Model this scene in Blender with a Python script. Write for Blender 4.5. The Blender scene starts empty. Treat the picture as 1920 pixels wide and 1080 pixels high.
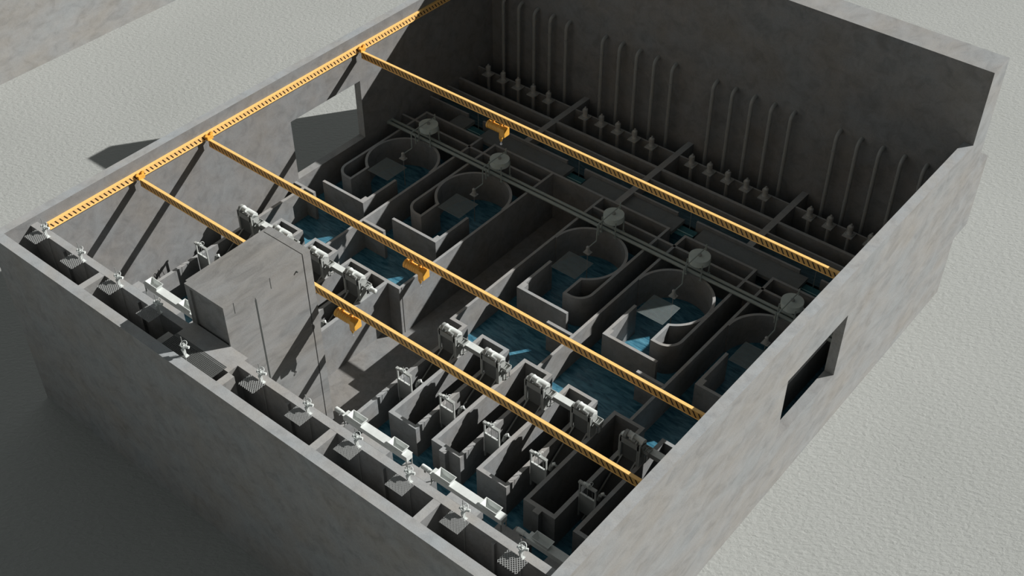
import bpy, bmesh, math
from math import pi, sin, cos
from mathutils import Vector, Matrix
from mathutils.geometry import tessellate_polygon

ZO = 14.0            # ground level is z = 0; plan heights below are measured from the wall tops
DECK = -8.95 + ZO    # top of all the inner basin walls
WATER = -11.45 + ZO
FLOOR = -13.1 + ZO
scn = bpy.context.scene
SKY_LOW, SKY_TOP = 1.2, .065
col = scn.collection

# ------------------------------------------------------------------ materials
def newmat(name):
    m = bpy.data.materials.new(name); m.use_nodes = True
    nt = m.node_tree; nt.nodes.clear()
    out = nt.nodes.new('ShaderNodeOutputMaterial')
    b = nt.nodes.new('ShaderNodeBsdfPrincipled')
    nt.links.new(b.outputs[0], out.inputs[0])
    return m, nt, b

def node(nt, t, **kw):
    n = nt.nodes.new(t)
    for k, v in kw.items():
        setattr(n, k, v)
    return n

def noise(nt, src, scale, detail=4, rough=.55, stretch=None, dist=0.0):
    if stretch:
        mp = node(nt, 'ShaderNodeMapping'); mp.inputs['Scale'].default_value = stretch
        nt.links.new(src, mp.inputs[0]); src = mp.outputs[0]
    n = node(nt, 'ShaderNodeTexNoise')
    n.inputs['Scale'].default_value = scale; n.inputs['Detail'].default_value = detail
    n.inputs['Roughness'].default_value = rough; n.inputs['Distortion'].default_value = dist
    nt.links.new(src, n.inputs['Vector'])
    return n.outputs['Fac']

def ramp(nt, fac, stops):
    r = node(nt, 'ShaderNodeValToRGB')
    el = r.color_ramp.elements
    while len(el) < len(stops): el.new(.5)
    for e, (p, c) in zip(el, stops):
        e.position = p; e.color = (*c, 1)
    nt.links.new(fac, r.inputs[0])
    return r.outputs[0]

def mix(nt, a, b, fac, mode='MIX'):
    m = node(nt, 'ShaderNodeMix', data_type='RGBA', blend_type=mode)
    if isinstance(fac, (int, float)): m.inputs[0].default_value = fac
    else: nt.links.new(fac, m.inputs[0])
    for i, v in ((6, a), (7, b)):
        if isinstance(v, tuple): m.inputs[i].default_value = (*v, 1)
        else: nt.links.new(v, m.inputs[i])
    return m.outputs[2]

def concrete(name, base, contrast=1.0, rough=.85, streak=(1, 1, 1), bump=.12):
    m, nt, b = newmat(name)
    g = node(nt, 'ShaderNodeNewGeometry').outputs['Position']
    f1 = noise(nt, g, .35, 5, .6, streak)
    warm = tuple(base[i] * k for i, k in enumerate((.985, .95, .905)))
    cool = tuple(base[i] * k for i, k in enumerate((.98, 1.02, 1.05)))
    c1 = ramp(nt, f1, [(.34, warm), (.5, base), (.64, cool)])
    f2 = noise(nt, g, 1.3, 6, .65, streak, .6)
    k = .22 * contrast
    c2 = ramp(nt, f2, [(.3, (1 - k,) * 3), (.5, (1,) * 3), (.7, (1 + k * .6,) * 3)])
    c = mix(nt, c1, c2, 1.0, 'MULTIPLY')
    f3 = noise(nt, g, 14, 3, .7)
    c3 = ramp(nt, f3, [(.35, (.93,) * 3), (.6, (1.04,) * 3)])
    c = mix(nt, c, c3, 1.0, 'MULTIPLY')
    nt.links.new(c, b.inputs['Base Color'])
    b.inputs['Roughness'].default_value = rough
    b.inputs['Specular IOR Level'].default_value = .25
    bp = node(nt, 'ShaderNodeBump'); bp.inputs['Strength'].default_value = bump
    bp.inputs['Distance'].default_value = .05
    nt.links.new(f3, bp.inputs['Height']); nt.links.new(bp.outputs[0], b.inputs['Normal'])
    return m

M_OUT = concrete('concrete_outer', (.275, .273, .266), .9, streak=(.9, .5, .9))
M_CAP_LIT = concrete('concrete_wall_top_lit', (.325, .33, .33), .7)  # outer wall tops: light from above painted in as a lighter tone
M_TOP_LIT = concrete('concrete_basin_top_lit', (.335, .333, .327), .6)  # lighter copy of the basin concrete, top light put into its colour
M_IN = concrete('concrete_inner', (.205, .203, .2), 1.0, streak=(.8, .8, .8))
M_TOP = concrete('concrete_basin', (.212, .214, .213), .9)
M_PIT = concrete('concrete_floor', (.235, .232, .226), 1.0)
M_BLK = concrete('concrete_block', (.225, .223, .217), 1.1, streak=(1.0, .35, 1.0))

def ground_mat():
    m, nt, b = newmat('rough_ground_render')
    g = node(nt, 'ShaderNodeNewGeometry').outputs['Position']
    f = noise(nt, g, .08, 3, .5)
    c = ramp(nt, f, [(.3, (.345, .355, .34)), (.7, (.37, .38, .365))])
    nt.links.new(c, b.inputs['Base Color'])
    b.inputs['Roughness'].default_value = .9
    b.inputs['Specular IOR Level'].default_value = .2
    mp = node(nt, 'ShaderNodeMapping', vector_type='TEXTURE'); mp.inputs['Rotation'].default_value = (0, 0, .69)
    mp.inputs['Scale'].default_value = (2.0, 1.0, 1.0); nt.links.new(g, mp.inputs[0])
    h = noise(nt, mp.outputs[0], 4.6, 4, .6, None, .3)
    bp = node(nt, 'ShaderNodeBump'); bp.inputs['Strength'].default_value = .8
    bp.inputs['Distance'].default_value = .09
    nt.links.new(h, bp.inputs['Height']); nt.links.new(bp.outputs[0], b.inputs['Normal'])
    return m
M_GROUND = ground_mat()

def plain(name, c, rough=.5, metal=0.0, spec=.4, var=.06):
    m, nt, b = newmat(name)
    g = node(nt, 'ShaderNodeNewGeometry').outputs['Position']
    f = noise(nt, g, 3.0, 4, .6)
    cc = ramp(nt, f, [(.3, tuple(v * (1 - var) for v in c)), (.7, tuple(min(1, v * (1 + var)) for v in c))])
    nt.links.new(cc, b.inputs['Base Color'])
    b.inputs['Roughness'].default_value = rough; b.inputs['Metallic'].default_value = metal
    b.inputs['Specular IOR Level'].default_value = spec
    return m
M_WHITE = plain('painted_steel_white', (.66, .69, .67), .42)
M_GREY = plain('painted_steel_grey', (.27, .28, .27), .5)
M_LGREY = plain('painted_steel_light_grey', (.37, .385, .37), .5)
M_DARK = plain('dark_steel', (.06, .065, .062), .5)
M_SCREEN = plain('screen_bars', (.11, .115, .112), .5)
M_DRUM = plain('pale_green_steel', (.50, .56, .53), .5)
M_PIPE = plain('grey_green_pipe', (.30, .34, .32), .35)
M_RISER = plain('grey_riser_pipe', (.27, .275, .265), .5)
M_PUMP = plain('pump_grey', (.36, .36, .345), .5)
M_MESH = plain('galvanised_mesh', (.27, .275, .27), .45)
M_TEALMESH = plain('blue_grey_mesh', (.17, .2, .2), .5)
M_HOOK = plain('bright_steel_hook', (.7, .72, .75), .25, .6)
M_HOIST = plain('hoist_orange_enamel', (.80, .42, .07), .25, 0, .6)
M_YEL = plain('crane_yellow', (.98, .60, .20), .45, 0, .4, .02)

def teal():
    m, nt, b = newmat('teal_glass_panel')
    b.inputs['Base Color'].default_value = (.08, .28, .32, 1)
    b.inputs['Roughness'].default_value = .15
    b.inputs['Alpha'].default_value = .38
    return m
M_TEAL = teal()
M_CYAN = plain('pale_cyan_bar', (.30, .50, .52), .4)

def slotted(name, axis, z0, z1, pitch=.355, width=.075, slant=.62, paint=(.88, .54, .20)):
    # yellow paint with short slanted dark slots along the web; axis 0 = runs in x, 1 = runs in y
    m, nt, b = newmat(name)
    tc = node(nt, 'ShaderNodeTexCoord').outputs['Object']
    s = node(nt, 'ShaderNodeSeparateXYZ'); nt.links.new(tc, s.inputs[0])
    u = s.outputs[axis]; z = s.outputs[2]
    def mth(op, a, c=None, **k):
        n = node(nt, 'ShaderNodeMath', operation=op)
        for i, v in enumerate((a, c)):
            if v is None: continue
            if isinstance(v, (int, float)): n.inputs[i].default_value = v
            else: nt.links.new(v, n.inputs[i])
        return n.outputs[0]
    t = mth('ADD', u, mth('MULTIPLY', z, slant))
    t = mth('ADD', t, 1000 * pitch)
    fr = mth('MODULO', t, pitch)
    band = mth('LESS_THAN', fr, width)
    lo = mth('GREATER_THAN', z, z0); hi = mth('LESS_THAN', z, z1)
    mask = mth('MULTIPLY', band, mth('MULTIPLY', lo, hi))
    c = mix(nt, paint, (.03, .012, .005), mask)
    nt.links.new(c, b.inputs['Base Color'])
    b.inputs['Roughness'].default_value = .5
    return m
M_WEBX_SHADED = slotted('slotted_web_cross_shaded', 0, -.49, -.09, .355, .115, .62, (.66, .38, .11))  # cross-beam webs: shade put into a darker copy of the rail's yellow
M_WEBY = slotted('slotted_web_rail', 1, -.42, -.11, .33, .1)

def water_mat(name, c1, c2, alpha=.86):
    m, nt, b = newmat(name)
    g = node(nt, 'ShaderNodeNewGeometry').outputs['Position']
    mp = node(nt, 'ShaderNodeMapping'); mp.inputs['Rotation'].default_value = (0, 0, .25)
    mp.inputs['Scale'].default_value = (.55, 2.1, 1)
    nt.links.new(g, mp.inputs[0])
    n = node(nt, 'ShaderNodeTexNoise'); n.inputs['Scale'].default_value = 1.5
    n.inputs['Detail'].default_value = 6; n.inputs['Roughness'].default_value = .6
    n.inputs['Distortion'].default_value = .7
    nt.links.new(mp.outputs[0], n.inputs['Vector'])
    c = ramp(nt, n.outputs['Fac'], [(.36, c1), (.66, c2)])
    nt.links.new(c, b.inputs['Base Color'])
    b.inputs['Roughness'].default_value = .22
    b.inputs['Specular IOR Level'].default_value = .5
    b.inputs['Alpha'].default_value = alpha
    bp = node(nt, 'ShaderNodeBump'); bp.inputs['Strength'].default_value = .55
    bp.inputs['Distance'].default_value = .12
    nt.links.new(n.outputs['Fac'], bp.inputs['Height']); nt.links.new(bp.outputs[0], b.inputs['Normal'])
    return m
M_WATER = water_mat('rippled_water', (.028, .13, .2), (.12, .33, .44), .9)
M_WATER2 = water_mat('dark_channel_water', (.03, .07, .09), (.07, .13, .16), .9)

# ------------------------------------------------------------------ mesh helpers
class MB:
    def __init__(self): self.bm = bmesh.new()
    def box(self, x0, x1, y0, y1, z0, z1):
        v = [self.bm.verts.new((x, y, z)) for z in (z0, z1) for x, y in ((x0, y0), (x1, y0), (x1, y1), (x0, y1))]
        for f in ((3, 2, 1, 0), (4, 5, 6, 7), (0, 1, 5, 4), (1, 2, 6, 5), (2, 3, 7, 6), (3, 0, 4, 7)):
            self.bm.faces.new([v[i] for i in f])
        return self
    def cbox(self, c, s, rot=None):
        m = Matrix.Translation(c) @ (rot if rot else Matrix.Identity(4))
        v = [self.bm.verts.new(m @ Vector((x * s[0] / 2, y * s[1] / 2, z * s[2] / 2))) for z in (-1, 1) for x, y in ((-1, -1), (1, -1), (1, 1), (-1, 1))]
        for f in ((3, 2, 1, 0), (4, 5, 6, 7), (0, 1, 5, 4), (1, 2, 6, 5), (2, 3, 7, 6), (3, 0, 4, 7)):
            self.bm.faces.new([v[i] for i in f])
        return self
    def prism(self, pts, lo, hi, axis=2):
        # closed polygon extruded along an axis
        def P(a, b, t):
            return {2: (a, b, t), 0: (t, a, b), 1: (a, t, b)}[axis]
        A = [self.bm.verts.new(P(a, b, lo)) for a, b in pts]
        B = [self.bm.verts.new(P(a, b, hi)) for a, b in pts]
        n = len(pts)
        self.bm.faces.new(A[::-1]); self.bm.faces.new(B)
        for i in range(n):
            self.bm.faces.new((A[i], A[(i + 1) % n], B[(i + 1) % n], B[i]))
        return self
    def strip(self, path, th, z0, z1, closed=False):
        # a wall following a plan path, with mitred corners
        n = len(path); L = []; Rr = []
        for i in range(n):
            p = Vector(path[i])
            a = Vector(path[i - 1]) if (i > 0 or closed) else None
            b = Vector(path[(i + 1) % n]) if (i < n - 1 or closed) else None
            d1 = (p - a).normalized() if a is not None else (b - p).normalized()
            d2 = (b - p).normalized() if b is not None else d1
            t = (d1 + d2).normalized(); nn = Vector((-t.y, t.x))
            k = th / 2 / max(.3, nn.dot(Vector((-d1.y, d1.x))))
            L.append(p + nn * k); Rr.append(p - nn * k)
        V = [[self.bm.verts.new((*q, z)) for q in (L[i], Rr[i]) for z in (z0, z1)] for i in range(n)]
        m = n if closed else n - 1
        for i in range(m):
            a, b = V[i], V[(i + 1) % n]
            self.bm.faces.new((a[1], b[1], b[3], a[3])); self.bm.faces.new((a[0], a[2], b[2], b[0]))
            self.bm.faces.new((a[0], b[0], b[1], a[1])); self.bm.faces.new((a[2], a[3], b[3], b[2]))
        if not closed:
            a = V[0]; self.bm.faces.new((a[0], a[1], a[3], a[2]))
            a = V[-1]; self.bm.faces.new((a[0], a[2], a[3], a[1]))
        return self
    def cyl(self, p, q, r, n=20, r2=None):
        p = Vector(p); q = Vector(q); d = q - p
        m = Matrix.Translation((p + q) / 2) @ d.to_track_quat('Z', 'Y').to_matrix().to_4x4()
        bmesh.ops.create_cone(self.bm, cap_ends=True, segments=n, radius1=r, radius2=r if r2 is None else r2, depth=d.length, matrix=m)
        return self
    def tube(self, pts, r, n=12):
        pts = [Vector(p) for p in pts]; rings = []
        up = Vector((0, 0, 1)); prev = None
        for i, p in enumerate(pts):
            a = pts[max(0, i - 1)]; b = pts[min(len(pts) - 1, i + 1)]
            t = (b - a).normalized()
            if prev is None:
                s = t.cross(up)
                if s.length < .01: s = t.cross(Vector((1, 0, 0)))
            else:
                s = prev - t * prev.dot(t)
            s.normalize(); prev = s; w = t.cross(s)
            rings.append([self.bm.verts.new(p + (s * cos(2 * pi * k / n) + w * sin(2 * pi * k / n)) * r) for k in range(n)])
        for a, b in zip(rings, rings[1:]):
            for k in range(n):
                self.bm.faces.new((a[k], a[(k + 1) % n], b[(k + 1) % n], b[k]))
        self.bm.faces.new(rings[0][::-1]); self.bm.faces.new(rings[-1])
        return self
    def torus(self, c, R, r, rot=None, n=20, k=8):
        m = Matrix.Translation(c) @ (rot if rot else Matrix.Identity(4))
        rings = [[self.bm.verts.new(m @ Vector(((R + r * cos(2 * pi * j / k)) * cos(2 * pi * i / n), (R + r * cos(2 * pi * j / k)) * sin(2 * pi * i / n), r * sin(2 * pi * j / k)))) for j in range(k)] for i in range(n)]
        for i in range(n):
            a, b = rings[i], rings[(i + 1) % n]
            for j in range(k):
                self.bm.faces.new((a[j], b[j], b[(j + 1) % k], a[(j + 1) % k]))
        return self
    def sphere(self, c, r, sc=(1, 1, 1)):
        m = Matrix.Translation(c) @ Matrix.Diagonal((*sc, 1))
        bmesh.ops.create_uvsphere(self.bm, u_segments=16, v_segments=10, radius=r, matrix=m)
        return self
    def build(self, name, mat, parent=None, bevel=0.0, smooth=False, kind=None, label=None):
        bmesh.ops.recalc_face_normals(self.bm, faces=self.bm.faces)
        me = bpy.data.meshes.new(name); self.bm.to_mesh(me); self.bm.free()
        me.materials.append(mat)
        o = bpy.data.objects.new(name, me); col.objects.link(o)
        if parent: o.parent = parent
        if smooth:
            for p in me.polygons: p.use_smooth = True
            md = o.modifiers.new('edges', 'EDGE_SPLIT'); md.split_angle = .6
        if bevel:
            md = o.modifiers.new('bevel', 'BEVEL'); md.width = bevel; md.segments = 2; md.limit_method = 'ANGLE'
        if kind: o['kind'] = kind
        if mat is M_TOP: cap(o, M_TOP_LIT)
        if label: o['label'] = label
        return o

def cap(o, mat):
    # upward faces get a lighter copy; light from above put into the colour
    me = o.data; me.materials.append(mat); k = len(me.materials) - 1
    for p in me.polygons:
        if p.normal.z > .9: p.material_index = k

def tag(o, label=None, cat=None, group=None, kind=None):
    if label: o['label'] = label
    if cat: o['category'] = cat
    if group: o['group'] = group
    if kind: o['kind'] = kind
    return o

def empty(name, loc, label, cat, group=None):
    o = bpy.data.objects.new(name, None); col.objects.link(o); o.location = loc
    o.empty_display_size = .3
    return tag(o, label, cat, group)

def copy_tree(o, parent=None):
    c = o.copy(); col.objects.link(c)
    if parent: c.parent = parent
    for ch in list(o.children): copy_tree(ch, c)
    return c

def place(proto, i, loc, label, sx=1, hide=()):
    o = proto if i == 0 else copy_tree(proto)
    o.location = loc; o['label'] = label
    return o

def struct(name, mb, mat):
    return mb.build(name, mat, kind='structure')

Z = lambda z: z + ZO

# ------------------------------------------------------------------ outer building
mb = MB(); mb.box(-260, 260, -200, 320, -.6, 0); struct('floor', mb, M_GROUND)

WY0, WY1, WZ0, WZ1 = 22.37, 29.4, Z(-8.93), Z(-3.84)
def side_wall(name, x0, x1):
    m = MB(); y0, y1 = -.68, 44.8
    m.box(x0, x1, y0, WY0, 0, ZO); m.box(x0, x1, WY1, y1, 0, ZO)
    m.box(x0, x1, WY0, WY1, 0, WZ0); m.box(x0, x1, WY0, WY1, WZ1, ZO)
    o = struct(name, m, M_OUT); me = o.data; me.materials.append(M_IN); me.materials.append(M_CAP_LIT)
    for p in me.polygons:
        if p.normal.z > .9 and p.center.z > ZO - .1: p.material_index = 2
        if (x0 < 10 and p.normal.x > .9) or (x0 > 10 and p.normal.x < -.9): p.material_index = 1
    return o
side_wall('wall_left', -.65, 0)
side_wall('wall_right', 40, 40.65)
mb = MB(); mb.box(0, 40, -.68, -.04, 0, ZO); cap(struct('wall_front', mb, M_OUT), M_CAP_LIT)
mb = MB(); mb.box(-2.23, 40.65, 44.8, 46.75, 0, Z(5.43)); mb.box(-.65, 40.65, 46.75, 49.0, Z(-9.05), Z(-3.1))
mb.box(-2.23, 40.65, 46.75, 47.1, Z(-3.1), Z(5.43))
struct('wall_back', mb, M_OUT)
o = bpy.data.objects['wall_back']
# the face that looks into the building: darker inner concrete, shade partly painted in
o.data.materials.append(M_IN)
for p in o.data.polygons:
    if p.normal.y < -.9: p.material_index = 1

mb = MB(); mb.box(0, 40, -.04, 44.8, 0, FLOOR); struct('floor_basin', mb, M_PIT)

# slot compartments along the front
mb = MB()
mb.box(0, 14.26, 1.67, 2.15, FLOOR, Z(-.44)); mb.box(18.73, 40, 1.67, 2.15, FLOOR, Z(-.44))
mb.box(14.26, 18.73, 1.02, 2.4, FLOOR, Z(-.44))
struct('wall_slot', mb, M_TOP)
for i, x in enumerate((6.78, 13.79, 18.73, 25.74, 32.76)):
    mb = MB(); mb.box(x, x + .47, -.04, 1.67 if i not in (1, 2) else 1.02, FLOOR, Z(-.445)); struct('wall_slot_cross', mb, M_TOP)
mb = MB()
for x in (3.3, 10.3, 22.6, 29.4, 36.5): mb.box(x, x + .16, 1.5, 1.67, FLOOR, Z(-.6))
struct('wall_slot_rib', mb, M_TOP)

# corridor and long dividing walls
def wall(name, *boxes, mat=None):
    m = MB()
    for b in boxes: m.box(b[0], b[1], b[2], b[3], FLOOR, DECK - (b[4] if len(b) > 4 else 0))
    return struct(name, m, mat or M_TOP)
wall('wall_channel_left', (.88, 1.13, 2.15, 21.87), (0, .88, 7.05, 7.6, .004))
wall('wall_corridor_left', (12.9, 13.18, 2.15, 18.13), (12.9, 14.22, 18.13, 18.38))
wall('wall_corridor_right', (19.84, 20.1, 2.15, 18.13), (18.75, 20.1, 18.13, 18.38))
wall('wall_rear_cross', (0, 14.02, 33.5, 33.7), (18.95, 40, 33.5, 33.7))
wall('wall_rear_channel', (1.25, 7.15, 34.9, 35.1), (8.35, 24.65, 34.9, 35.1), (25.87, 31.77, 34.9, 35.1), (32.95, 40, 34.9, 35.1))
wall('wall_weir', (0, 4.1, 36.83, 37.0), (5.65, 14.05, 36.83, 37.0), (15.7, 24.1, 36.83, 37.0), (25.7, 34.05, 36.83, 37.0), (35.65, 40, 36.83, 37.0))
wall('wall_weir_rear', (0, 40, 38.92, 39.08))
wall('wall_pump_pit', (0, 40, 40.38, 40.64))
wall('wall_pump_rear', (0, 40, 42.84, 42.98, .03))
wall('wall_bay_cross', (9.75, 10.25, 37.0, 44.8, -.01), (19.75, 20.25, 35.1, 44.8, -.01), (29.75, 30.25, 37.0, 44.8, -.01))
wall('wall_right_channel', (38.85, 39.1, 2.15, 21.87))
mb = MB()
for a, b in ((3.35, 4.85), (6.5, 14.75), (16.45, 19.75), (20.25, 24.75), (26.4, 34.75), (36.4, 40)):
    mb.box(a, b, 35.1, 36.83, Z(-9.5), Z(-9.22))
struct('floor_rear_channel', mb, concrete('concrete_channel_floor', (.17, .18, .18), .6))

# ------------------------------------------------------------------ vortex grit tanks
ORD = ['first', 'second', 'third', 'fourth', 'fifth', 'sixth']
TANKS = [(4.2, 1), (11.3, 1), (21.7, -1), (28.82, -1), (35.9, -1)]
TL = ['round-ended concrete settling tank nearest the left wall',
      'round-ended concrete settling tank just left of the wide dry corridor',
      'round-ended concrete settling tank just right of the wide dry corridor',
      'round-ended concrete settling tank with bright sunlit water, second right of the dry corridor',
      'round-ended concrete settling tank partly hidden by the right wall']
pockets = []
for (cx, m), lab in zip(TANKS, TL):
    t = empty('settling_tank', (cx, 29.15, FLOOR), lab, 'tank', 'settling tanks in a row')
    h = DECK - FLOOR
    X = lambda v: v * m
    # ring
    a0, a1 = 0, math.radians(242.5)
    pts = [(X(2.75 * cos(a0 + (a1 - a0) * i / 72)), 2.75 * sin(a0 + (a1 - a0) * i / 72)) for i in range(73)]
    MB().strip(pts, .2, 0, h - .006).build('ring_wall', M_TOP, t)
    arc = [(-1.75 - 1.1 * sin(a), -3.15 - 1.1 * cos(a)) for a in [pi / 2 * i / 14 for i in range(15)]]
    path = [(-1.32, -2.36), (-1.32, -4.25)] + arc + [(-2.85, 5.75)]
    MB().strip([(X(a), b) for a, b in path], .2, 0, h - .003).build('inlet_pocket_wall', M_TOP, t)
    pockets.append([(cx + X(a), 29.15 + b) for a, b in ([(-1.32, -2.42), (-1.32, -4.25)] + arc + [(-2.85, -1.0), (-2.6, -.9), (-2.3, -1.5), (-1.9, -2.0)])])
    b = MB()
    def bx(x0, x1, y0, y1, z1=h): b.box(min(X(x0), X(x1)), max(X(x0), X(x1)), y0, y1, 0, z1)
    bx(-2.68, 1.52, 23.32 - 29.15, 23.54 - 29.15); bx(1.3, 1.52, 23.54 - 29.15, 26.9 - 29.15); bx(1.08, 1.3, 23.54 - 29.15, 24.03 - 29.15)
    b.build('baffle_wall', M_TOP, t)
    b = MB()
    y0 = 18.38 if (cx, m) != TANKS[0] else 18.38
    bx(2.75, 2.95, y0 - 29.15, 34.9 - 29.15)
    b.build('dividing_wall', M_TOP, t)
    b = MB()
    bx(-4.2 if cx < 5 else -2.95 - 1.2, -2.15, 21.87 - 29.15, 22.1 - 29.15)
    b.build('entry_wall', M_TOP, t)

# ------------------------------------------------------------------ hollow screen piers and intake pits
PIERS = [2.4, 5.9, 9.4, 21.35, 24.85, 28.35, 31.85, 35.35]
PW = ['first hollow concrete pier from the left wall', 'second hollow concrete pier from the left wall, partly behind the tall block',
      'third hollow concrete pier from the left wall, mostly behind the tall block',
      'hollow concrete pier right beside the wide dry corridor', 'second hollow concrete pier right of the dry corridor, with a nib on its front',
      'third hollow concrete pier right of the dry corridor', 'shaded hollow concrete pier with front nib, fourth right of the dry corridor',
      'hollow concrete pier running under the right wall']
holes = []
for x, lab in zip(PIERS, PW):
    p = MB()
    w = 2.25; y0, y1 = 9.64, 18.38; th = .265
    p.box(x, x + th, y0, y1, FLOOR, DECK); p.box(x + w - th, x + w, y0, y1, FLOOR, DECK)
    p.box(x + th, x + w - th, y0, y0 + th, FLOOR, DECK); p.box(x + th, x + w - th, y1 - .24, y1, FLOOR, DECK)
    nib = x in (5.9, 24.85, 31.85)
    if nib: p.box(x + .9, x + 1.35, y0 - .33, y0, FLOOR, DECK)
    if x == 9.4: p.box(x + 2.2, x + 3.5, y1 - .24, y1, FLOOR, DECK - .005)
    o = p.build('channel_pier', M_TOP); tag(o, lab, 'pier', 'hollow piers between the screen channels')
    holes.append((x + th / 2, x + w - th / 2, y0 + th / 2, y1 - .12))
PT = ['intake pit at the left wall under the white trough', 'second intake pit from the left wall, beside the tall block',
      'third intake pit from the left wall, behind the tall block',
      'intake pit under the white trough nearest the dry corridor', 'intake pit between the two long white troughs',
      'intake pit under the longest sunlit white trough', 'intake pit where the sunlit trough ends and shade begins',
      'intake pit at the right wall under the shaded trough']
for x, lab in zip(PIERS, PT):
    p = MB(); w = 2.25; th = .265
    p.box(x, x + th, 2.15, 7.05, FLOOR, DECK); p.box(x + w - th, x + w, 2.15, 7.05, FLOOR, DECK)
    p.box(x, x + w, 7.05, 7.6, FLOOR, DECK)
    if x in (5.9, 24.85, 31.85): p.box(x + .9, x + 1.35, 7.6, 7.95, FLOOR, DECK)
    o = p.build('intake_pit', M_TOP); tag(o, lab, 'pit', 'intake pits behind the slot wall')
    holes.append((x + th / 2, x + w - th / 2, 2.16, 7.3))

# ------------------------------------------------------------------ water
def water_sheet(name, outer, hol, mat, z):
    polys = [[Vector((x, y, 0)) for x, y in outer]] + [[Vector((x, y, 0)) for x, y in h] for h in hol]
    flat = [v for p in polys for v in p]
    tris = tessellate_polygon(polys)
    bm = bmesh.new(); vs = [bm.verts.new((v.x, v.y, z)) for v in flat]
    for t in tris:
        try: bm.faces.new([vs[i] for i in t])
        except ValueError: pass
    bmesh.ops.recalc_face_normals(bm, faces=bm.faces)
    for f in bm.faces:
        if f.normal.z < 0: f.normal_flip()
    me = bpy.data.meshes.new(name); bm.to_mesh(me); bm.free(); me.materials.append(mat)
    o = bpy.data.objects.new(name, me); col.objects.link(o)
    return o
def rect(a, b, c, d): return [(a, c), (b, c), (b, d), (a, d)]
L = [rect(*h) for h in holes if h[1] < 14] + pockets[:2]
R = [rect(*h) for h in holes if h[0] > 15] + pockets[2:]
w1 = water_sheet('basin_water', [(0, 2.15), (12.95, 2.15), (12.95, 18.2), (14.1, 18.2), (14.1, 34.9), (0, 34.9)], L, M_WATER, WATER)
tag(w1, 'rippled blue water filling the channels and tanks left of the dry corridor', 'water', None, 'stuff')
w2 = water_sheet('basin_water', [(19.95, 2.15), (40, 2.15), (40, 34.9), (18.85, 34.9), (18.85, 18.25), (19.95, 18.25)], R, M_WATER, WATER)
tag(w2, 'rippled blue water filling the channels and tanks right of the dry corridor', 'water', None, 'stuff')
w3 = water_sheet('channel_water', rect(0, 40, 37.0, 38.92), [], M_WATER2, Z(-9.75))
tag(w3, 'dark water in the narrow rear channel behind the weir wall', 'water', None, 'stuff')
w4 = water_sheet('channel_water', rect(0, 40, 35.1, 36.83), [], M_WATER, Z(-10.6))
tag(w4, 'dark blue water under the openings of the rear channel floor', 'water', None, 'stuff')

# ------------------------------------------------------------------ tall concrete block
t = empty('concrete_block', (15.78, 5.5, FLOOR), 'tall rectangular concrete block standing in the front of the dry corridor', 'block')
zt = 2.37 - (-13.1)
MB().box(-1.58, 1.57, -2.98, 2.55, 0, zt - .2).build('body', M_BLK, t)
MB().box(-1.58, 1.57, -3.1, 2.55, zt - .2, zt).build('roof_slab', M_BLK, t)
MB().box(-1.58, -1.2, -3.1, -2.98, 0, zt - .2).build('corner_strip', M_BLK, t)
MB().box(1.45, 1.57, -3.1, -2.98, 0, zt - .2).build('corner_strip', M_BLK, t)
MB().box(-1.58, 1.57, 2.62, 3.15, 0, zt - .02).build('end_pier', M_BLK, t)
MB().box(-1.5, 1.45, 2.5, 2.7, 0, zt - .3).build('joint', M_DARK, t, label='dark recessed joint near the far end')
MB().box(-1.78, -1.58, -2.85, 3.15, 0, zt - .06).build('side_upstand', M_BLK, t)
g = MB()
for y, za, zb in ((4.52, -6, 1.62), (5.66, 1.5, 2.28), (3.09, 1.5, 2.26)):
    g.box(1.57, 1.576, y - 5.5 - .02, y - 5.5 + .02, za + 13.1, zb + 13.1)
g.box(1.57, 1.577, 4.47 - 5.5, 4.57 - 5.5, 0, 1.5 + 13.1)
g.build('crack', M_DARK, t, label='thin dark vertical slot lines on the sunlit side')
MB().cyl((1.57, 2.0, 1.5 + 13.1), (1.68, 2.0, 1.5 + 13.1), .05, 10).build('bracket', M_DARK, t)

# ------------------------------------------------------------------ cranes
rail = empty('crane_rail', (0, 2.68, Z(-.83)), 'long yellow slotted crane runway beam fixed high on the left wall', 'rail')
m_ = MB(); m_.box(0, .2, 0, 42.1, -.07, 0); m_.build('top_flange', M_YEL, rail)
m_ = MB(); m_.box(.02, .175, 0, 42.1, -.42, -.07); m_.build('web', M_WEBY, rail)
m_ = MB(); m_.box(0, .2, 0, 42.1, -.5, -.42); m_.build('bottom_flange', M_YEL, rail)
CR = [(29.61, 'yellow slotted bridge crane beam nearest the tall back wall'),
      (15.12, 'middle yellow slotted bridge crane beam over the blue channels'),
      (9.44, 'yellow slotted bridge crane beam nearest the front, passing behind the tall block')]
def make_crane():
    c = empty('bridge_crane', (0, 0, 0), '', 'crane beam', 'bridge crane beams')
    MB().box(.3, 39.85, -.1, .1, -.06, 0).build('top_flange', M_YEL, c)
    MB().box(.3, 39.85, -.085, .085, -.5, -.06).build('web', M_WEBX_SHADED, c)
    MB().box(.3, 39.85, -.1, .1, -.56, -.5).build('bottom_flange', M_YEL, c)
    for x0, s in ((.22, 1), (39.85, -1)):
        e = MB(); e.cbox((x0 + .12 * s, .05, .12), (.16, .5, .3))
        e.build('end_carriage', M_HOIST, c, bevel=.02)
        for yy in (-.16, .26): MB().cyl((x0 + .02 * s, yy, .34), (x0 + .1 * s, yy, .34), .12, 14).build('wheel', M_HOIST, c)
        e = MB(); e.cyl((x0 + .1 * s, -.3, .1), (x0 + .1 * s, -.3, -.2), .02, 8); e.build('buffer_rod', M_WHITE, c)
    return c
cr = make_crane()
for i, (y, lab) in enumerate(CR): place(cr, i, (0, y, Z(-1.27)), lab)

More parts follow.
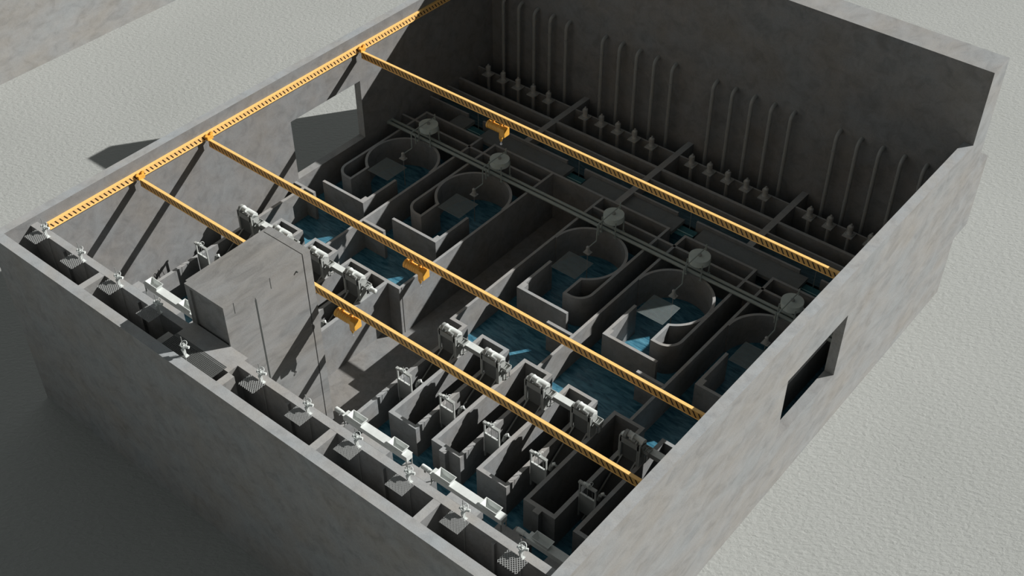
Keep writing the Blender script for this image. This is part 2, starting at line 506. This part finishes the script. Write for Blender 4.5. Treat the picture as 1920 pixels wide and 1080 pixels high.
def make_hoist():
    h = empty('electric_hoist', (0, 0, 0), '', 'hoist', 'orange hoists under the crane beams')
    m = MB(); m.cyl((-.72, -.18, -.42), (.45, -.18, -.42), .27, 24); m.build('drum', M_HOIST, h, smooth=True)
    m = MB(); m.cyl((-.84, -.18, -.42), (-.7, -.18, -.42), .3, 24); m.build('motor_cover', M_HOIST, h, smooth=True)
    m = MB()
    for x in (-.5, -.35, -.2, -.05, .1): m.torus((x, -.18, -.42), .27, .018, Matrix.Rotation(pi / 2, 4, 'Y'), 24, 6)
    m.build('rib', M_HOIST, h)
    m = MB(); m.box(.42, .85, -.5, .1, -.78, -.12); m.build('gear_case', M_HOIST, h, bevel=.05)
    m = MB(); m.cyl((.3, -.18, -.7), (.3, -.18, -1.12), .14, 16); m.cyl((.3, -.18, -1.12), (.3, -.18, -1.42), .15, 16, .05); m.build('hook_block', M_HOIST, h, smooth=True)
    m = MB(); m.cyl((.3, -.18, -1.4), (.3, -.18, -1.56), .035, 10); m.torus((.3, -.18, -1.64), .07, .024, Matrix.Rotation(pi / 2, 4, 'X'), 14, 6); m.build('hook', M_HOOK, h)
    m = MB(); m.box(-.5, -.4, -.25, .05, -.2, 0); m.box(.2, .3, -.25, .05, -.2, 0); m.build('hanger', M_HOIST, h)
    return h
hp = make_hoist()
for i, (x, y, lab) in enumerate(((13.47, 29.61, 'orange electric hoist on the crane beam nearest the tall back wall'),
                                 (19.22, 15.12, 'orange electric hoist on the middle crane beam above blue water'),
                                 (19.12, 9.44, 'orange electric hoist on the front crane beam right of the tall block'))):
    place(hp, i, (x, y, Z(-1.83)), lab)

# ------------------------------------------------------------------ slot gratings and valve actuators
SP = [1.78, 5.28, 8.78, 12.28, 16.36, 20.72, 24.22, 27.72, 31.22, 34.72, 38.2]
WH = ['nearest the left wall', 'second from the left wall', 'third from the left wall', 'fourth from the left wall', 'in front of the tall block',
      'just right of the tall block', 'second right of the tall block', 'third right of the tall block', 'fourth right of the tall block', 'fifth right of the tall block', 'nearest the right wall']
def make_grating(nx, r):
    w, d = 1.15, .88
    g = MB(); p = w / nx; n = int((w + d) / p) + 2
    for s in (1, -1):
        for k in range(-n, n + 1):
            # diagonal bars clipped to the rectangle
            c = k * p
            pts = []
            for y in (-d / 2, d / 2):
                x = c + s * y * .85
                if -w / 2 <= x <= w / 2: pts.append((x, y))
            for x in (-w / 2, w / 2):
                y = (x - c) * s / .85
                if -d / 2 < y < d / 2: pts.append((x, y))
            if len(pts) >= 2:
                a, b = pts[0], pts[-1]
                if math.dist(a, b) > .03: g.cyl((*a, 0), (*b, 0), r, 6)
    return g
gfine = make_grating(12, .017); gco = make_grating(8, .022)
g1 = gco.build('slot_grating', M_MESH); g2 = gfine.build('slot_grating', M_MESH)
def make_act():
    a = empty('valve_actuator', (0, 0, 0), '', 'valve actuator', 'valve actuators along the front slot wall')
    m = MB(); m.cyl((0, 0, -3.6), (0, 0, 1.45), .022, 8); m.build('stem', M_GREY, a)
    m = MB(); m.cbox((0, .06, .02), (.24, .22, .05)); m.prism([(-.03, .04), (-.14, .62), (.0, .62), (.09, .04)], -.05, .05, 0)
    m.cyl((0, .03, .02), (0, .03, .62), .06, 10); m.build('pedestal', M_WHITE, a)
    m = MB(); m.cbox((0, .05, .74), (.24, .2, .22)); m.cyl((.08, .07, .74), (.3, .16, .74), .08, 12); m.cyl((-.2, -.05, .78), (0, .02, .76), .06, 10); m.build('gearbox', M_WHITE, a)
    m = MB(); m.torus((.04, .05, .93), .19, .022, Matrix.Rotation(.5, 4, 'X'), 18, 6)
    for k in range(3):
        an = k * pi / 3
        m.cyl((.04 + .18 * cos(an), .05 + .16 * sin(an), .93 + .08 * sin(an)), (.04 - .18 * cos(an), .05 - .16 * sin(an), .93 - .08 * sin(an)), .012, 6)
    m.build('handwheel', M_WHITE, a)
    m = MB()
    for dx in (-.16, .16): m.cyl((dx * .5, .04, .62), (dx, .0, .3), .014, 6)
    m.build('brace', M_WHITE, a)
    return a
ap = make_act(); gi = 0
gc = [0, 0]
for i, (x, w) in enumerate(zip(SP, WH)):
    if i == 4:
        place(ap, i, (x, .17, Z(-.1)), 'tall steel valve actuator standing on the wide mesh in front of the tall block')
        continue
    place(ap, i, (x, 1.6, Z(-.40)), 'pale valve actuator with handwheel on the front slot wall, ' + w)
    k = 0 if i in (0, 1, 2, 5, 10) else 1
    src = (g1, g2)[k]
    o = src if gc[k] == 0 else src.copy()
    if gc[k]: col.objects.link(o)
    gc[k] += 1
    o.location = (x, .97, Z(.03)); tag(o, 'diamond mesh grating panel over the front slot, ' + w, 'grating', 'mesh gratings over the front slots')
m_ = MB()
for k in range(46): m_.box(14.27 + k * .0905, 14.295 + k * .0905, -.04, 1.22, Z(-.435), Z(-.415))
for k in range(14): m_.box(14.27, 18.4, -.04 + k * .095, -.015 + k * .095, Z(-.434), Z(-.414))
o = m_.build('mesh_cover', plain('dark_mesh', (.13, .135, .13), .5)); tag(o, 'wide dark mesh sheet covering the slot in front of the tall block', 'mesh cover')

# ------------------------------------------------------------------ channel gates
def make_gate():
    g = empty('channel_gate', (0, 0, 0), '', 'gate', 'framed gates at the heads of the screen channels')
    m = MB()
    for x in (-.53, .56): m.box(x - .045, x + .045, -.05, .05, -1.6, 1.3)
    m.build('guide_post', M_LGREY, g)
    m = MB(); m.box(-.6, .62, -.1, .08, 1.27, 1.4); m.build('head_beam', M_LGREY, g)
    m = MB(); m.box(-.49, .515, -.03, .03, -1.2, .42); m.build('gate_leaf', M_GREY, g)
    m = MB(); m.box(-.49, .515, -.06, .04, .42, .47); m.build('leaf_top_rail', M_WHITE, g)
    m = MB(); m.cyl((0, 0, .45), (0, 0, 1.75), .018, 8); m.cyl((-.2, 0, 1.27), (-.3, 0, .45), .013, 6); m.cyl((.3, 0, 1.27), (.38, 0, .45), .013, 6); m.build('lifting_stem', M_GREY, g)
    m = MB(); m.cbox((.03, -.02, 1.48), (.2, .16, .16)); m.build('gearbox', M_WHITE, g)
    MB().cbox((-.2, -.02, 1.45), (.16, .14, .1)).build('bearing', M_WHITE, g)
    m = MB(); m.torus((.2, -.02, 1.62), .17, .018, Matrix.Rotation(pi / 2, 4, 'Y') @ Matrix.Rotation(.3, 4, 'X'), 18, 6)
    m.cyl((.1, -.02, 1.55), (.22, -.02, 1.62), .02, 6); m.build('handwheel', M_WHITE, g)
    return g
CH = [1.78, 5.28, 8.78, 12.28, 20.72, 24.22, 27.72, 31.22, 34.72, 38.22]
CL = ['in the channel nearest the left wall', 'in the second channel from the left wall', 'in the third channel from the left wall', 'in the channel just left of the dry corridor',
      'in the first channel right of the dry corridor', 'in the second channel right of the dry corridor', 'in the third channel right of the dry corridor',
      'in the fourth channel right of the dry corridor', 'in the fifth channel right of the dry corridor', 'in the channel against the right wall']
gp = make_gate()
vis = [0, 1, 2, 3, 4, 5, 6, 7, 8]
for i, k in enumerate(vis): place(gp, i, (CH[k], 11.78, DECK), 'framed steel gate with handwheel ' + CL[k])

# ------------------------------------------------------------------ bar screens
def make_screen():
    s = empty('bar_screen', (0, 0, 0), '', 'bar screen', 'mechanical bar screens in the channels')
    # head frame, origin on the deck at y = 15.63
    m = MB(); m.box(-.6, -.48, 0, .1, -.3, 1.72); m.box(.6, .72, 0, .1, 0, 1.72); m.box(-.6, .72, 0, .12, 1.3, 1.72); m.build('front_frame', M_GREY, s, bevel=.015)
    prof = [(.02, 0), (.6, 0), (.72, .9), (.68, 1.55), (.3, 1.82), (.02, 1.74)]
    m = MB(); m.prism(prof, .72, .8, 0); m.build('side_plate', M_LGREY, s)
    m = MB(); m.prism(prof, -.68, -.6, 0); m.build('side_plate', M_LGREY, s)
    m = MB(); m.box(.802, .815, .14, .2, .75, 1.5); m.build('slot', M_DARK, s)
    m = MB(); m.prism([(.12, 1.3), (.12, -.3), (-.55, -.45), (-.62, -.6), (.3, -.6), (.5, 1.3)], -.48, .6, 0); m.build('chute', M_SCREEN, s)
    # hood over the top
    hood = [(.66, 1.55)] + [(.42 + .26 * cos(a), 1.72 + .24 * sin(a)) for a in [i * pi / 8 for i in range(9)]] + [(.14, 1.6)]
    m = MB(); m.prism(hood, -.1, .8, 0); m.build('hood', M_WHITE, s, smooth=True)
    m = MB(); m.cyl((-.38, .2, 1.98), (-.18, .2, 1.98), .27, 22); m.build('gear_wheel', M_GREY, s, smooth=True)
    m = MB(); m.cyl((-.4, .2, 1.98), (-.37, .2, 1.98), .2, 20); m.build('wheel_guard', M_DARK, s)
    m = MB(); m.cyl((-.2, .28, 2.0), (.1, .28, 1.98), .22, 18, .16); m.cyl((.1, .28, 1.95), (.18, .28, 1.95), .2, 18); m.build('gearbox', M_WHITE, s, smooth=True)
    m = MB(); m.cyl((.2, .1, 1.86), (.42, .1, 1.86), .1, 12); m.cyl((.45, .1, 1.8), (.56, .1, 1.8), .12, 12); m.build('drive_motor', M_GREY, s, smooth=True)
    m = MB(); m.prism([(-.6, 1.7), (-.62, 1.84), (-.35, 2.0), (-.3, 1.7)], .1, .4, 1); m.build('bearing_cover', M_WHITE, s)
    # inclined bar rack down into the channel
    a0 = Vector((0, -3.6, -2.35)); a1 = Vector((0, .25, .1)); d = (a1 - a0); ang = math.atan2(d.z, d.y)
    rot = Matrix.Rotation(ang, 4, 'X'); mid = (a0 + a1) / 2
    m = MB()
    for k in range(22): m.cbox(mid + Vector((-.42 + k * .045, 0, 0)), (.016, d.length, .06), rot)
    m.cbox(mid + Vector((.05, .05, -.08)), (1.04, d.length, .03), rot); m.build('bar_rack', M_SCREEN, s)
    for x in (-.42, .53):
        m = MB(); m.cbox(mid + Vector((x, 0, .06)), (.09, d.length, .16), rot); m.build('side_rail', M_GREY, s)
    m = MB(); m.cyl((.38, -3.02, .1), (.52, -2.92, .16), .1, 14); m.build('lower_motor', M_WHITE, s, smooth=True)
    m = MB(); m.cyl((.36, -3.05, .02), (.3, -3.12, -.35), .12, 12); m.box(.45, .64, -2.96, -2.84, -.05, .03); m.build('motor_bracket', M_GREY, s)
    # discharge tray on the right side
    m = MB(); z = 1.22
    m.box(.7, 1.18, .3, .33, z - .2, z); m.box(.7, 1.18, .8, .83, z - .2, z); m.box(1.15, 1.18, .3, .83, z - .2, z); m.box(.9, .93, .33, .8, z - .12, z - .05)
    m.build('discharge_tray', M_LGREY, s)
    return s
sp = make_screen()
for i, k in enumerate(vis): place(sp, i, (CH[k], 15.63, DECK), 'motorised inclined bar screen ' + CL[k])

# ------------------------------------------------------------------ rear washings conveyors behind the screens
def rear_conv(x0, x1, lab, motor):
    c = empty('screenings_conveyor', (x0, 16.38, DECK), lab, 'conveyor', 'covered troughs linking the bar screens')
    L_ = x1 - x0
    m = MB(); m.box(0, L_, -.2, .2, .62, 1.0); m.build('trough', M_GREY, c)
    m = MB(); m.box(-.02, L_ + .02, -.23, .23, 1.0, 1.03); m.build('cover', M_WHITE, c)
    for x in (.12, L_ - .12):
        m = MB()
        m.box(x - .03, x + .03, -.2, -.15, 0, .62); m.box(x - .03, x + .03, .15, .2, 0, .62); m.box(x - .03, x + .03, -.2, .2, 0, .05)
        m.build('leg', M_GREY, c)
    if motor:
        m = MB(); m.cyl((L_, 0, .8), (L_ + .3, 0, .8), .2, 16); m.cyl((L_ + .3, 0, .78), (L_ + .7, 0, .78), .16, 16); m.sphere((L_ + .7, 0, .78), .16, (.5, 1, 1)); m.build('motor', M_WHITE, c, smooth=True)
    return c
rear_conv(2.58, 6.4, 'grey covered trough joining the two bar screens nearest the left wall', False)
rear_conv(9.55, 13.1, 'grey covered trough with end motor, left of the dry corridor behind the tall block', True)
rear_conv(21.52, 25.25, 'grey covered trough joining the two bar screens right of the dry corridor', False)
rear_conv(28.52, 32.3, 'grey covered trough joining the third and fourth bar screens right of the corridor', False)
rear_conv(35.5, 39.2, 'shaded covered trough running under the right wall behind the fifth bar screen', False)

# ------------------------------------------------------------------ front screw conveyors
def front_conv(x0, x1, hop, lab, motor=True):
    c = empty('screw_conveyor', (x0, 7.36, DECK), lab, 'conveyor', 'white screw conveyor troughs over the intake pits')
    L_ = x1 - x0; zt = .98
    m = MB(); m.box(0, L_, -.24, .24, zt - .42, zt - .04); m.build('trough', M_WHITE, c)
    m = MB(); m.box(-.02, L_ + .02, -.27, .27, zt - .04, zt); m.build('lid', M_WHITE, c)
    for x in (.06, L_ - .06):
        for y in (-.22, .22):
            m = MB(); m.box(x - .03, x + .03, y - .03, y + .03, 0, zt - .42); m.build('leg', M_GREY, c)
    for hx in hop:
        a, b = hx - x0 - .6, hx - x0 + .6
        m = MB(); z0, z1 = zt, zt + .3
        B = [(a + .28, -.22, z0 + .0), (b - .12, -.22, z0), (b - .12, .16, z0), (a + .28, .16, z0)]
        T = [(a, -.27, z1), (b, -.27, z1), (b, .32, z1), (a, .32, z1)]
        for off in (0, 1):
            e = .025 * off
            pass
        vb = [m.bm.verts.new(p) for p in B]; vt = [m.bm.verts.new(p) for p in T]
        vti = [m.bm.verts.new((min(max(p[0], a + .04), b - .04), min(max(p[1], -.23), .28), z1)) for p in T]
        vbi = [m.bm.verts.new((p[0], p[1], z0 + .03)) for p in B]
        for k in range(4):
            j = (k + 1) % 4
            m.bm.faces.new((vb[k], vb[j], vt[j], vt[k])); m.bm.faces.new((vti[k], vti[j], vbi[j], vbi[k])); m.bm.faces.new((vt[k], vt[j], vti[j], vti[k]))
        m.bm.faces.new(vbi)
        m.build('hopper', M_WHITE, c)
    if motor:
        m = MB(); m.cyl((-.3, 0, zt - .2), (0, 0, zt - .2), .13, 14); m.cyl((-.82, 0, zt - .2), (-.3, 0, zt - .2), .15, 18); m.build('motor', M_WHITE, c, smooth=True)
        m = MB(); m.box(-.62, -.5, -.1, .1, zt - .52, zt - .3); m.cyl((.3, .05, zt), (.3, .05, zt + .15), .05, 8); m.build('terminal_box', M_GREY, c)
    return c
front_conv(1.45, 6.4, (2.3, 5.7), 'white screw conveyor trough with hoppers at the left wall beside the tall block', False)
front_conv(20.12, 25.28, (21.12, 24.42), 'sunlit white screw conveyor with motor just right of the tall block')
front_conv(27.1, 32.35, (28.05, 31.42), 'sunlit white screw conveyor in the middle of the right-hand bank')
front_conv(34.1, 39.3, (35.0, 38.4), 'shaded screw conveyor disappearing under the right wall')

# ------------------------------------------------------------------ header pipes
for y, lab in ((31.93, 'front one of the two long parallel grey-green pipes crossing the tanks'), (32.34, 'rear one of the two long parallel grey-green pipes crossing the tanks')):
    m = MB(); m.cyl((.05, y, DECK + .14), (39.95, y, DECK + .14), .13, 18)
    o = m.build('header_pipe', M_PIPE, smooth=True); tag(o, lab, 'pipe', 'long header pipes')
m = MB(); m.box(.02, .16, 31.8, 32.47, DECK, DECK + .25)
o = m.build('pipe_end_block', M_PIPE); tag(o, 'small block joining the left ends of the two long pipes', 'pipe fitting')

# ------------------------------------------------------------------ drums, mixers, tank meshes
DL = ['nearest the left wall', 'second from the left', 'just right of the dry corridor', 'fourth from the left', 'nearest the right wall']
def make_drum():
    d = empty('drum_tank', (0, 0, 0), '', 'drum', 'pale round drums on legs')
    m = MB(); m.cyl((0, 0, 1.1), (0, 0, 1.58), .74, 48); m.build('drum', M_DRUM, d, bevel=.015, smooth=True)
    m = MB(); m.cyl((0, 0, .72), (0, 0, 1.1), .3, 28, .7); m.build('cone_base', M_DRUM, d, smooth=True)
    for x in (-.62, .55):
        for y in (-.5, .5):
            m = MB(); m.cyl((x, y, .02), (x, y, 1.3), .05, 10); m.cbox((x, y, .02), (.2, .16, .04)); m.build('leg', M_PIPE, d)
    m = MB(); m.cyl((0, 0, 1.58), (0, 0, 1.7), .13, 16); m.build('hub', M_GREY, d)
    m = MB(); m.tube([(.02, .72, 1.2), (.02, .72, 2.1)], .05, 10); m.tube([(.02, .72, 1.85), (.02, -1.88, 1.85)], .04, 10)
    m.tube([(.02, -1.88, 1.87), (.02, -1.95, 1.8), (.02, -1.98, .5), (.02, -2.02, .42), (.02, -2.9, .42)], .045, 10)
    m.cyl((-.55, -.95, .9), (-.55, -.95, .0), .05, 10); m.cyl((-.35, -.85, .3), (-.7, -.85, .3), .07, 10)
    m.build('feed_pipe', M_PIPE, d)
    return d
dp = make_drum()
def make_mixer():
    x = empty('tank_mixer', (0, 0, 0), '', 'mixer', 'small mixers hanging over the tanks')
    m = MB(); m.cbox((0, 0, .03), (.5, .42, .06)); m.build('base_plate', M_PUMP, x)
    m = MB(); m.cyl((0, 0, .06), (0, 0, .22), .17, 16); m.cyl((0, 0, .22), (0, 0, .5), .13, 16, .12); m.sphere((0, 0, .5), .12, (1, 1, .6)); m.build('motor', M_PUMP, x, smooth=True)
    m = MB(); m.cyl((0, 0, -3.2), (0, 0, 0), .035, 8); m.build('shaft', M_GREY, x)
    return x
mp_ = make_mixer()
def make_tank_mesh():
    m = MB(); w = 2.06; n = 27
    for k in range(n):
        t_ = -w / 2 + w * k / (n - 1)
        m.box(t_ - .012, t_ + .012, -w / 2, w / 2, -.02, .0); m.box(-w / 2, w / 2, t_ - .012, t_ + .012, -.021, -.001)
    return m.build('tank_mesh', M_TEALMESH)
tm = make_tank_mesh()
for i, ((cx, s), w) in enumerate(zip(TANKS, DL)):
    place(dp, i, (cx + .0, 32.18, DECK), 'pale green round drum on four legs, ' + w)
    place(mp_, i, (cx + .02, 29.2, DECK), 'small grey mixer motor over the tank ' + ('nearest the left wall' if i == 0 else 'nearest the right wall' if i == 4 else DL[i]))
    o = tm if i == 0 else tm.copy()
    if i: col.objects.link(o)
    o.location = (cx, 27.46, DECK + .03); tag(o, 'square wire mesh panel over the tank water, ' + DL[i], 'mesh panel', 'mesh panels over the settling tanks')

# ------------------------------------------------------------------ pumps and riser pipes
def make_pump():
    p = empty('lift_pump', (0, 0, 0), '', 'pump', 'vertical pumps along the rear pit')
    m = MB(); m.cbox((0, 0, .04), (.74, .86, .08)); m.build('base_plate', M_PUMP, p)
    m = MB(); m.cyl((0, 0, .08), (0, 0, .16), .31, 20); m.cyl((0, 0, .16), (0, 0, .36), .24, 20, .17); m.cyl((0, 0, -1.6), (0, 0, 0), .14, 14); m.build('casing', M_PUMP, p, smooth=True)
    m = MB(); m.cyl((0, 0, .36), (0, 0, .78), .2, 20); m.cyl((0, 0, .78), (0, 0, .88), .2, 20, .08); m.cyl((0, 0, .88), (0, 0, .98), .07, 12); m.cbox((-.2, 0, .58), (.1, .14, .2)); m.build('motor', M_PUMP, p, smooth=True)
    return p
pp = make_pump()
BAY = ['far left bay', 'second bay', 'third bay', 'rightmost bay']
n = 0
def make_riser():
    p = empty('riser_pipe', (0, 0, 0), '', 'riser pipe', 'vertical riser pipes on the tall back wall')
    pts = [(0, -.55, 0), (0, -.55, 9.3)] + [(0, -.55 + .55 * (1 - cos(a)), 9.3 + .5 * sin(a)) for a in [pi / 2 * k / 8 for k in range(1, 9)]]
    m = MB(); m.tube(pts, .15, 16); m.build('pipe', M_RISER, p, smooth=True)
    for z in (4.6, 6.3, 8.35): MB().cyl((0, -.55, z - .03), (0, -.55, z + .05), .185, 16).build('flange', M_RISER, p, smooth=True)
    return p
rp = make_riser()
for b in range(4):
    x0 = (1.53, 11.57, 21.6, 31.64)[b]
    for k in range(5):
        if b == 3 and k > 4: continue
        w = ORD[k] + ' from the left in the ' + BAY[b]
        if not (b == 3 and k == 4):
            place(pp, n, (x0 + 1.59 * k, 42.41, DECK), 'grey pump on a square plate, ' + w)
        place(rp, n, ((1.64, 11.6, 21.66, 31.7)[b] + 1.61 * k, 44.8, FLOOR + .6), 'grey riser pipe on the back wall, ' + w)
        n += 1

# ------------------------------------------------------------------ rear channel gates with teal panels
def make_rgate():
    g = empty('weir_gate', (0, 0, 0), '', 'gate', 'teal gates in the rear channel')
    m = MB(); m.box(-.78, .78, -1.35, -.3, -.62, -.6); m.build('glass_panel', M_TEAL, g)
    m = MB(); m.box(-.55, .78, -.98, -.93, -.58, -.52); m.build('cross_bar', M_CYAN, g)
    m = MB(); m.cyl((.1, -.35, -.6), (.1, -.35, .95), .03, 8); m.build('lifting_rod', M_TEALMESH, g)
    m = MB(); m.cyl((.1, -.35, .95), (.1, -.35, 1.03), .06, 8); m.build('cap', M_TEALMESH, g)
    return g
rg = make_rgate()
for i, (x, w) in enumerate(((5.0, 'nearest the left wall'), (14.95, 'second from the left'), (24.9, 'third from the left'), (34.85, 'nearest the right wall'))):
    place(rg, i, (x + .4, 36.83, DECK), 'teal glass weir gate with thin rod in the rear channel, ' + w)

# ------------------------------------------------------------------ neighbouring building
m = MB(); m.box(-60, -36.6, -30, 75, 0, 13.2)
o = m.build('neighbouring_building', M_OUT); tag(o, 'plain concrete building wall in the top left corner beyond the bare ground', 'building')

# ------------------------------------------------------------------ light
sun = bpy.data.lights.new('sun', 'SUN'); sun.energy = 6.0; sun.angle = math.radians(.35); sun.color = (1.0, .985, .955)
so = bpy.data.objects.new('sun', sun); col.objects.link(so)
d = Vector((-.975, -1.405, -1.0)).normalized()
so.rotation_euler = d.to_track_quat('-Z', 'Y').to_euler(); so.location = (60, 80, 60)
w = bpy.data.worlds.new('sky'); scn.world = w; w.use_nodes = True
nt = w.node_tree; bg = nt.nodes['Background']; bg.inputs[0].default_value = (.94, 1.0, 1.0, 1)
# hazy sky: dim overhead, brighter low down
def wm(op, a, c=None):
    n_ = nt.nodes.new('ShaderNodeMath'); n_.operation = op
    for i_, v in enumerate((a, c)):
        if v is None: continue
        if isinstance(v, (int, float)): n_.inputs[i_].default_value = v
        else: nt.links.new(v, n_.inputs[i_])
    return n_.outputs[0]
sx = nt.nodes.new('ShaderNodeSeparateXYZ'); nt.links.new(nt.nodes.new('ShaderNodeTexCoord').outputs['Generated'], sx.inputs[0])
side = wm('ADD', wm('MULTIPLY', sx.outputs[0], -.3), wm('ADD', wm('MULTIPLY', sx.outputs[1], .22), .5))
low = wm('POWER', wm('SUBTRACT', 1.0, wm('ABSOLUTE', sx.outputs[2])), 1.5)
nt.links.new(wm('ADD', wm('MULTIPLY', wm('MULTIPLY', wm('POWER', side, 1.2), low), SKY_LOW), SKY_TOP), bg.inputs[1])

# ------------------------------------------------------------------ camera
cam = bpy.data.cameras.new('camera'); co = bpy.data.objects.new('camera', cam); col.objects.link(co)
Rr = ((0.7721807, 0.63539845, -0.00240546), (0.42173129, -0.5153417, -0.74603328), (-0.47526802, 0.57505804, -0.66590432))
M = Matrix(((Rr[0][0], -Rr[1][0], -Rr[2][0], 59.556), (Rr[0][1], -Rr[1][1], -Rr[2][1], -24.825), (Rr[0][2], -Rr[1][2], -Rr[2][2], 46.470 + ZO), (0, 0, 0, 1)))
co.matrix_world = M
cam.sensor_width = 36; cam.lens = 36 * 2324.486 / 1920; cam.clip_end = 1000; cam.clip_start = 1
scn.camera = co
scn.view_settings.view_transform = 'Standard'; scn.view_settings.look = 'None'
scn.view_settings.gamma = 1; scn.view_settings.exposure = 0
